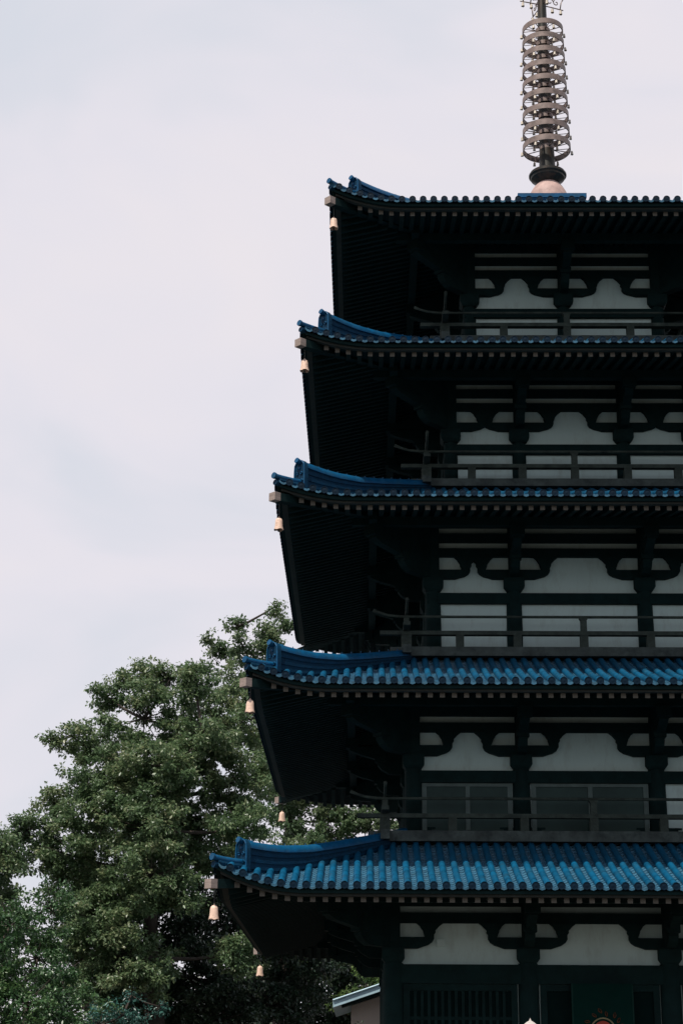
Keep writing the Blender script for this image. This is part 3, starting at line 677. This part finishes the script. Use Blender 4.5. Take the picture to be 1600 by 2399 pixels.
# ---------------------------------------------------------------- bells
def bell_mesh(name, R_, H, mt):
    m = MB(); n = 24
    wv = lambda t, j: 0.10 * H * (abs(math.sin(t * 2 + 0.8)) - 0.3) * (1 if j in (5, 6) else 0)
    m.lathe([(0.001, H), (0.35 * R_, 0.985 * H), (0.62 * R_, 0.90 * H), (0.75 * R_, 0.75 * H), (0.82 * R_, 0.35 * H), (1.0 * R_, 0.0), (0.93 * R_, 0.0), (0.74 * R_, 0.35 * H), (0.66 * R_, 0.72 * H), (0.3 * R_, 0.9 * H)], n, (0, 0, -H), 0, wv)
    m.tube([(0, 0, -0.02 * H), (0.0, 0, 0.10 * H)], 0.12 * R_, 6)
    return m.mesh(name, mt, 'auto')
BM = bell_mesh('bell', 0.076, 0.205, M_BELL)
lt = ['lowest', 'second', 'third', 'fourth', 'top']
for i in range(5):
    e = [5.768, 5.35, 4.987, 4.631, 4.18][i]; zb = [4.205, 7.289, 10.296, 13.165, 16.017][i] + 0.10
    c = ZC[i] + LF[i] - 0.36 - 0.078 + 0.02
    for (sx, sy) in ((-1, -1), (-1, 1), (1, -1), (1, 1)):
        if sx > 0: continue                          # the right-hand corners lie outside the picture
        b = empty('wind_bell', (sx * e, sy * e, zb))
        cl = link('bell_body', BM, b); cl.rotation_euler = (0.0, 0.0, i * 1.3 + sy)
        ch = MB(); L_ = c - zb
        for q in range(int(L_ / 0.026) + 1):
            z = q * 0.026; ch.tube([(0.006 * (q % 2), 0, z), (0.006 * (q % 2), 0, min(z + 0.030, L_ + 0.01))], 0.005, 5)
        ch.tube([(0, 0, 0), (0, 0, L_)], 0.003, 4); ch.obj('chain', M_MAST, b)
        cp = MB(); cp.tube([(0, 0, -0.03), (0, 0, -0.20)], 0.005, 5); cp.lathe([(0, -0.19), (0.016, -0.20), (0.016, -0.225), (0, -0.235)], 10); cp.obj('clapper', M_MAST, b)
        tag(b, 'gilt wind bell hanging under the %s roof tip, %s left corner' % (lt[i] if i in (0, 4) else lt[i] + '-from-bottom', 'front' if sy < 0 else 'rear'), 'bell', 'wind bells on the roof corners')
RB = bell_mesh('ring_bell', 0.030, 0.085, mat('small_bell_bronze', (0.55, 0.48, 0.39), 0.5, 0.2, 30.0))
rn = ['top', 'second highest', 'third highest', 'fourth highest', 'middle', 'fourth lowest', 'third lowest', 'second lowest', 'lowest']
side = ['right', 'front right', 'front left', 'left', 'rear left', 'rear right']
for k, (R_, zb) in enumerate(ring_geo):
    for q in range(6):
        t = -0.06 - q * PI / 3; rr = R_ - 0.012
        o = link('ring_bell', RB, None, (FX + (rr + (0.03 if q in (0, 3) else 0)) * math.cos(t), rr * math.sin(t), zb - 0.012)); o.rotation_euler = (random.uniform(-.12, .12), random.uniform(-.12, .12), q)
        tag(o, 'tiny pale bell hanging from the %s spire ring, %s side' % (rn[k], side[q]), 'bell', 'small bells on the spire rings')
for k in range(4):
    a = k * PI / 2 + 0.35
    for q, rr in enumerate((0.24, 0.43)):
        o = link('vane_bell', RB, None, (FX + rr * math.cos(a), rr * math.sin(a), 23.24)); o.scale = (1.15,) * 3
        tag(o, 'tiny dark-bottomed bell below the openwork vane, %s, %s' % (['right rear arm', 'left rear arm', 'left front arm', 'right front arm'][k], ['inner', 'outer'][q]), 'bell', 'small bells under the vanes')

# ---------------------------------------------------------------- small building, shrub, stone lantern
hb = empty('outbuilding', (-3.0, 12.5, 0)); tag(hb, 'small beige outbuilding with a sloping pale blue metal roof edge behind the pagoda', 'building')
def part(name, mb, mt, **k): return mb.obj(name, mt, hb, **k)
m = MB(); x0, x1 = -0.95, 2.9; sl = 0.335
zl = lambda x: 3.93 + (x + 1.366) * sl
m.add([(x0, -0.9, 0), (x1, -0.9, 0), (x1, -0.9, zl(x1) - .28), (x0, -0.9, zl(x0) - .24)] + [(x0, 3, 0), (x1, 3, 0), (x1, 3, zl(x1) - .28), (x0, 3, zl(x0) - .24)], [(0, 1, 2, 3), (5, 4, 7, 6), (1, 5, 6, 2), (4, 0, 3, 7), (3, 2, 6, 7)])
part('wall', m, M_BEIGE)
m = MB(); xa, xb = -1.366, 3.1
m.hexa([(xa, -1.5, zl(xa) - 0.17), (xb, -1.5, zl(xb) - 0.17), (xb, 3.2, zl(xb) - 0.17), (xa, 3.2, zl(xa) - 0.17), (xa, -1.5, zl(xa)), (xb, -1.5, zl(xb)), (xb, 3.2, zl(xb)), (xa, 3.2, zl(xa))])
m.tube([(xa, -1.52, zl(xa) - 0.01), (xb, -1.52, zl(xb) - 0.01)], 0.022, 8)
rf = part('roof', m, M_MROOF)
m = MB(); m.hexa([(xa + .2, -1.40, zl(xa) - 0.16), (xb, -1.40, zl(xb) - 0.25), (xb, -0.95, zl(xb) - 0.25), (xa + .2, -0.95, zl(xa) - 0.16), (xa + .2, -1.40, zl(xa + .2) - 0.172), (xb, -1.40, zl(xb) - 0.172), (xb, -0.95, zl(xb) - 0.172), (xa + .2, -0.95, zl(xa + .2) - 0.172)])
m.obj('eave_lining', M_WOOD, rf)

lan = empty('stone_lantern', (-1.866, -12.0, 0)); tag(lan, 'pale stone lantern in front of the pagoda, only its pointed jewel tip in view', 'stone lantern')
m = MB(); m.lathe([(0, 0), (0.42, 0), (0.42, 0.18), (0.34, 0.22), (0.20, 0.30), (0.20, 0.34)], 6); m.obj('base', M_STONE, lan)
m = MB(); m.lathe([(0.15, 0.32), (0.13, 0.8), (0.16, 0.9), (0.13, 1.0), (0.14, 1.35)], 20); m.obj('shaft', M_STONE, lan, True)
m = MB(); m.lathe([(0.14, 1.34), (0.34, 1.44), (0.34, 1.54), (0.22, 1.56), (0.20, 1.86), (0.0, 1.87)], 6); m.obj('firebox', M_STONE, lan)
m = MB(); m.lathe([(0.20, 1.84), (0.50, 1.86), (0.52, 1.92), (0.36, 2.05), (0.16, 2.20), (0.10, 2.28)], 6); m.obj('lantern_roof', M_STONE, lan)
m = MB(); m.lathe([(0.07, 2.26), (0.085, 2.30), (0.06, 2.325), (0.08, 2.36), (0.088, 2.39), (0.080, 2.415), (0.062, 2.434), (0.038, 2.453), (0.014, 2.466), (0.007, 2.48), (0.001, 2.494)], 24); m.obj('jewel', M_STONE, lan, True)

# ---------------------------------------------------------------- trees
LEAF_A = leaf_mat('broadleaf_olive', (0.062, 0.118, 0.054), (0.135, 0.210, 0.098), (0.29, 0.31, 0.17), 0.40)
LEAF_B = leaf_mat('broadleaf_grey_green', (0.062, 0.118, 0.056), (0.135, 0.205, 0.10), (0.26, 0.30, 0.17), 0.40)
LEAF_D = leaf_mat('fresh_green_leaf', (0.025, 0.075, 0.028), (0.055, 0.125, 0.045), (0.12, 0.20, 0.07), 0.28)
LEAF_E = leaf_mat('blue_green_leaf', (0.010, 0.050, 0.040), (0.025, 0.100, 0.080), (0.055, 0.17, 0.13), 0.15)
LEAF_F = leaf_mat('deep_green_shade_leaf', (0.012, 0.028, 0.018), (0.025, 0.050, 0.028), (0.05, 0.08, 0.04), 0.12)  # dark leaf colour, also standing in for shade on the split-off lower crown
LEAF_G = leaf_mat('yellow_green_leaf', (0.05, 0.10, 0.03), (0.10, 0.16, 0.045), (0.20, 0.25, 0.08), 0.25)

def foliage(name, parent, lobes, material, density, L=0.105, wdt=0.55, spray=0.15, per=16, clump=1.0, csize=1.0):
    """leaves on short sprays, spread through the shell of every lobe; each leaf a folded rhombus of two triangles"""
    cs = []
    for (x, y, z, r_) in lobes:
        n2 = max(4, int(24 * r_ * r_ * clump + 3)); tot = max(4, int(density * 4 * r_ * r_ + 4)); per2 = max(2, tot // n2)
        d_ = rng.normal(size=(n2, 3)); d_ /= np.linalg.norm(d_, axis=1)[:, None]; d_[:, 2] = d_[:, 2] * 0.9
        rad = r_ * (0.30 + 0.70 * rng.random(n2) ** 0.5) * (1 + 0.17 * rng.normal(size=n2))
        cen = np.array([x, y, z]) + d_ * rad[:, None]
        cr_ = (0.24 + 0.24 * rng.random(n2)) * min(1.0, 0.5 + r_) * csize
        e = rng.normal(size=(n2 * per2, 3)); e /= np.linalg.norm(e, axis=1)[:, None]; e[:, 2] *= 0.6
        cs.append(np.repeat(cen, per2, 0) + e * (np.repeat(cr_, per2) * rng.random(n2 * per2) ** 0.4)[:, None])
    c = np.concatenate(cs); ns = len(c)
    sc = spray * (0.55 + 0.9 * rng.random(ns))
    N_ = ns * per; cc = np.repeat(c, per, 0); s_ = np.repeat(sc, per)
    v = rng.normal(size=(N_, 3)); v /= np.linalg.norm(v, axis=1)[:, None]; v[:, 2] *= 0.65
    p = cc + v * (s_ * rng.random(N_) ** 0.6)[:, None]
    d_ = v * 0.8 + rng.normal(size=(N_, 3)) * 0.5; d_[:, 2] -= 0.25; d_ /= np.linalg.norm(d_, axis=1)[:, None]
    up = rng.normal(size=(N_, 3)) * 0.55; up[:, 2] += 1.0
    sd = np.cross(d_, up); sd /= np.linalg.norm(sd, axis=1)[:, None] + 1e-9
    nn = np.cross(sd, d_)
    l_ = (L * (0.65 + 0.7 * rng.random(N_)))[:, None]; w_ = l_ * wdt
    a = p; b = p + d_ * l_ * 0.5 + sd * w_ * 0.5 + nn * l_ * 0.06; t = p + d_ * l_ - nn * l_ * 0.08; e = p + d_ * l_ * 0.5 - sd * w_ * 0.5 + nn * l_ * 0.06
    V = np.stack([a, b, t, e], 1).reshape(-1, 3).astype(np.float32)
    idx = np.arange(N_, dtype=np.int32)[:, None] * 4
    F = np.concatenate([idx + 0, idx + 1, idx + 2, idx + 0, idx + 2, idx + 3], 1).ravel()
    me = bpy.data.meshes.new(name); me.vertices.add(len(V)); me.vertices.foreach_set('co', V.ravel())
    me.loops.add(len(F)); me.loops.foreach_set('vertex_index', F); me.polygons.add(N_ * 2)
    me.polygons.foreach_set('loop_start', np.arange(0, N_ * 6, 3, dtype=np.int32)); me.polygons.foreach_set('loop_total', np.full(N_ * 2, 3, dtype=np.int32))
    me.update(calc_edges=True); me.materials.append(material); me.validate()
    return link(name, me, parent), c
def limb(m, a, b, ra, rb, n=7, wob=0.06):
    a, b = Vector(a), Vector(b); L_ = (b - a).length; pts = []; rad = []
    k = max(3, int(L_ / 0.6) + 2); o = Vector((0, 0, 0))
    for j in range(k):
        t = j / (k - 1); sag = -math.sin(t * PI) * L_ * 0.03
        if 0 < j < k - 1: o += Vector((random.gauss(0, 1), random.gauss(0, 1), random.gauss(0, 0.5))) * wob * L_ / k
        pts.append(a.lerp(b, t) + o * (1 - t) * 1.0 + Vector((0, 0, sag))); rad.append(ra + (rb - ra) * t)
    m.tube(pts, rad, n)
def tree(name, base, height_fork, lobes, material, label, cat='tree', trunk_r=0.28, density=16, group=None, leaders=None, **kw):
    root = empty(name, (0, 0, 0)); root.location = (base[0], base[1], 0); off = Vector((base[0], base[1], 0))
    loc = [(x - off.x, y - off.y, z, r_) for x, y, z, r_ in lobes]
    crown, c = foliage('crown', root, loc, material, density, **kw)
    m = MB(); cen = np.mean([l[:3] for l in loc], 0); zs = max(l[2] for l in loc)
    fork = Vector((cen[0] * 0.25, cen[1] * 0.25, height_fork)); limb(m, (0, 0, -0.1), fork, trunk_r, trunk_r * 0.75, 10, 0.03)
    ld = Vector((cen[0] * 0.7, cen[1] * 0.7, height_fork + (zs - height_fork) * 0.55)); limb(m, fork, ld, trunk_r * 0.72, trunk_r * 0.35, 9, 0.05)
    nodes = [fork, fork.lerp(ld, 0.35), fork.lerp(ld, 0.7), ld]
    br = MB()
    for (x, y, z, r_) in sorted(loc, key=lambda l: -l[3]):
        p = Vector((x, y, z)); cand = [q for q in nodes if q.z < p.z + 0.4] or nodes[:1]
        q = min(cand, key=lambda q: (q - p).length); d_ = (q - p).length
        if d_ > 0.1: limb(br, q, p, min(trunk_r * 0.28, 0.02 + 0.022 * d_), 0.018 + 0.012 * r_, 6, 0.08)
        nodes.append(p)
        for _ in range(int(5 + 7 * r_)):             # twigs inside the lobe
            v = Vector((random.gauss(0, 1), random.gauss(0, 1), random.gauss(0.3, 0.8))).normalized()
            limb(br, p, p + v * r_ * random.uniform(0.6, 1.0), 0.014 + 0.008 * r_, 0.004, 4, 0.1)
    tr = m.obj('trunk', M_BARK, root, True); br.obj('limbs', M_BARK, root, True, fix=False)
    tag(root, label, cat, group)
    return root

LA = [(-12.3, 17.24, 11.25, 0.30), (-11.85, 17.48, 11.38, 0.45), (-10.96, 17.58, 12.54, 0.51), (-10.52, 17.88, 12.96, 0.39), (-9.17, 17.47, 13.02, 0.66), (-9.91, 17.84, 13.3, 0.34), (-8.29, 16.07, 12.64, 0.56), (-9.79, 16.86, 11.77, 1.01), (-11.31, 18.76, 11.21, 0.77), (-8.21, 17.59, 11.55, 1.21), (-7.13, 18.59, 12.14, 0.99), (-11.23, 16.23, 9.89, 0.49), (-12.03, 16.94, 9.41, 0.57), (-10.46, 16.0, 9.2, 1.23), (-8.9, 17.17, 9.64, 1.44), (-7.17, 17.29, 10.03, 1.2), (-12.69, 16.04, 8.56, 0.49), (-12.34, 16.44, 7.92, 0.59), (-11.4, 16.13, 7.88, 1.11), (-10.21, 18.65, 7.92, 1.61), (-8.33, 18.05, 8.33, 1.4), (-6.85, 15.65, 8.53, 0.87), (-11.18, 18.18, 6.73, 1.35), (-9.17, 15.57, 5.97, 1.51), (-7.87, 17.47, 6.73, 1.33), (-8.33, 15.52, 4.87, 1.51), (-6.97, 16.01, 5.35, 0.7), (-10.04, 18.47, 4.72, 1.6), (-7.65, 15.85, 3.8, 1.4), (-9.4, 15.2, 8.5, 1.0), (-9.2, 15.0, 7.2, 1.1), (-9.7, 15.2, 5.2, 1.3), (-10.6, 15.3, 6.2, 1.1), (-8.5, 15.0, 6.9, 0.79), (-10.9, 16.0, 5.0, 1.2), (-9.0, 15.5, 10.2, 0.9), (-10.0, 15.8, 10.3, 0.8), (-8.0, 16.0, 11.0, 0.8)]
LB = [(-6.6, 24.44, 17.11, 0.33), (-6.43, 25.96, 16.87, 0.42), (-7.07, 25.74, 16.57, 0.37), (-7.86, 24.58, 16.44, 0.39), (-8.31, 25.91, 15.95, 0.51), (-8.74, 25.08, 16.12, 0.25), (-7.58, 25.35, 15.75, 0.5), (-7.99, 24.42, 14.65, 0.62), (-6.75, 25.87, 15.89, 0.64), (-7.08, 25.75, 14.53, 0.99), (-6.53, 26.85, 13.14, 1.15), (-6.43, 25.78, 10.58, 0.51), (-5.75, 24.6, 10.13, 0.72), (-4.79, 24.73, 10.15, 0.72), (-3.92, 24.34, 10.09, 0.58), (-5.09, 23.6, 8.97, 1.02), (-6.64, 24.14, 11.22, 0.82), (-6.85, 24.21, 7.98, 1.51), (-6.34, 25.41, 6.23, 1.68), (-4.66, 23.03, 6.56, 1.48), (-3.47, 25.7, 7.62, 1.13), (-2.9, 24.6, 10.2, 0.7), (-3.2, 25.2, 9.3, 0.9), (-6.95, 25.6, 16.15, 0.4), (-4.8, 24.7, 10.9, 0.65), (-3.9, 24.5, 11.0, 0.6), (-5.7, 24.8, 11.1, 0.7), (-3.0, 24.9, 11.0, 0.55), (-4.3, 25.6, 9.6, 0.8)]
LC = [(-12.55, 11.68, 7.6, 0.4), (-12.36, 11.62, 7.07, 0.45), (-12.82, 12.63, 6.51, 0.65), (-13.26, 11.92, 7.16, 0.86), (-13.23, 11.27, 5.85, 1.16), (-13.23, 11.96, 8.12, 0.43), (-12.96, 12.81, 4.96, 0.98)]
LD = [(-10.64, 4.25, 4.94, 0.62), (-10.74, 7.88, 4.59, 0.82), (-10.22, 4.11, 3.48, 0.97), (-9.77, 6.99, 3.42, 0.81), (-10.0, 6.68, 4.15, 0.52), (-11.09, 4.09, 3.89, 0.88), (-11.29, 7.14, 3.02, 1.05), (-9.88, 5.47, 2.55, 1.0), (-11.8, 6.31, 4.91, 0.65), (-10.5, 7.9, 5.7, 0.55), (-11.2, 7.9, 5.3, 0.6)]
LE = [(-8.15, 3.03, 3.2, 0.34), (-8.64, 3.1, 3.0, 0.38), (-8.07, 3.37, 3.57, 0.15), (-8.0, 4.9, 3.12, 0.3), (-7.52, 3.4, 3.36, 0.15), (-8.55, 4.4, 2.54, 0.72)]
LFAR = [(-9.34, 35.7, 4.73, 1.82), (-7.44, 35.75, 5.2, 1.99), (-10.82, 34.98, 3.63, 1.97), (-7.99, 35.09, 3.35, 1.97)]
LFAR2 = [(-5.76, 33.38, 5.08, 1.76), (-4.22, 33.42, 4.65, 1.44), (-2.67, 34.1, 4.69, 1.45), (-5.71, 32.45, 3.29, 1.89), (-3.2, 33.2, 2.9, 1.8), (-3.4, 31.0, 6.0, 1.5), (-5.0, 32.0, 6.3, 1.5), (-6.6, 32.5, 6.6, 1.6)]
LG = [(-3.49, 15.59, 4.48, 0.3), (-3.81, 15.71, 4.31, 0.3), (-3.32, 15.08, 4.16, 0.18), (-4.17, 15.88, 4.15, 0.35), (-3.6, 15.19, 3.75, 0.45), (-3.2, 16.0, 4.75, 0.4), (-2.8, 16.2, 5.1, 0.45), (-3.5, 16.0, 4.95, 0.45), (-3.3, 17.0, 5.3, 0.4)]
LA2 = [l for l in LA if l[2] < 6.9 and l[0] > -9.5 and l[3] > 0.8]; LA = [l for l in LA if l not in LA2]  # lower right lobes split off; shade is put into their darker leaf colour
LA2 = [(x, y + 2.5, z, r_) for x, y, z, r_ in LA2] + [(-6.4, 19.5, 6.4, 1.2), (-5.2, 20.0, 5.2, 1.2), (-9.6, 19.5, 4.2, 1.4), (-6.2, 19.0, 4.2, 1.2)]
tree('shade_coloured_tree', (-8.0, 19.5), 2.5, LA2, LEAF_F, 'lower crown of the large tree, split off with shade put into its dark leaf colour, below the lowest roof corner', trunk_r=0.2, density=60, L=0.12)
tree('broadleaf_tree', (-9.0, 17.3), 4.0, LA, LEAF_A, 'large olive green broadleaf tree with uneven crown left of the pagoda', trunk_r=0.36, density=104, csize=0.82, clump=1.25)
tree('tall_tree', (-6.3, 25.4), 6.0, LB, LEAF_B, 'tallest tree with sparse tufted top rising behind the pagoda eaves', trunk_r=0.34, density=56, L=0.12, csize=0.8)
tree('leafy_tree', (-13.3, 12.2), 3.0, LC, LEAF_A, 'dark green tree cut by the left picture edge, sky gap beside it', trunk_r=0.2, density=118)
tree('small_leaved_tree', (-10.5, 6.0), 1.6, LD, LEAF_D, 'bushy fresh green tree in the lower left foreground', trunk_r=0.16, density=62, L=0.085, spray=0.13, per=20, clump=1.6, csize=0.8)
tree('blue_green_shrub', (-8.4, 3.9), 0.8, LE, LEAF_E, 'blue-green shrub at the bottom below the large tree', 'shrub', trunk_r=0.06, density=30, L=0.075, spray=0.12, per=16, wdt=0.42, csize=0.6, clump=3)
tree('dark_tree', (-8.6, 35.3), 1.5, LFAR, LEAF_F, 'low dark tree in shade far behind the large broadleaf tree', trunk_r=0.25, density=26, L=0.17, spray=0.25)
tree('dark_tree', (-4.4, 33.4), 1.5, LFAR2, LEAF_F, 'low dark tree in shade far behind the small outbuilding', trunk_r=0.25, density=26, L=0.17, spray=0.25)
tree('yellow_green_bush', (-3.7, 15.5), 1.5, LG, LEAF_G, 'sunlit yellow-green bush above the outbuilding roof', 'bush', trunk_r=0.08, density=60, L=0.09, spray=0.12, csize=0.5, clump=3)
tree('clipped_shrub', (-3.80, 9.0), 1.0, [(-3.80, 9.0, 2.75, 0.62), (-3.95, 9.0, 2.2, 0.6), (-3.7, 9.1, 1.5, 0.65)], LEAF_F, 'rounded dark clipped shrub in front of the outbuilding', 'shrub', trunk_r=0.08, density=60, L=0.06, spray=0.10, per=16, clump=6, csize=0.5)
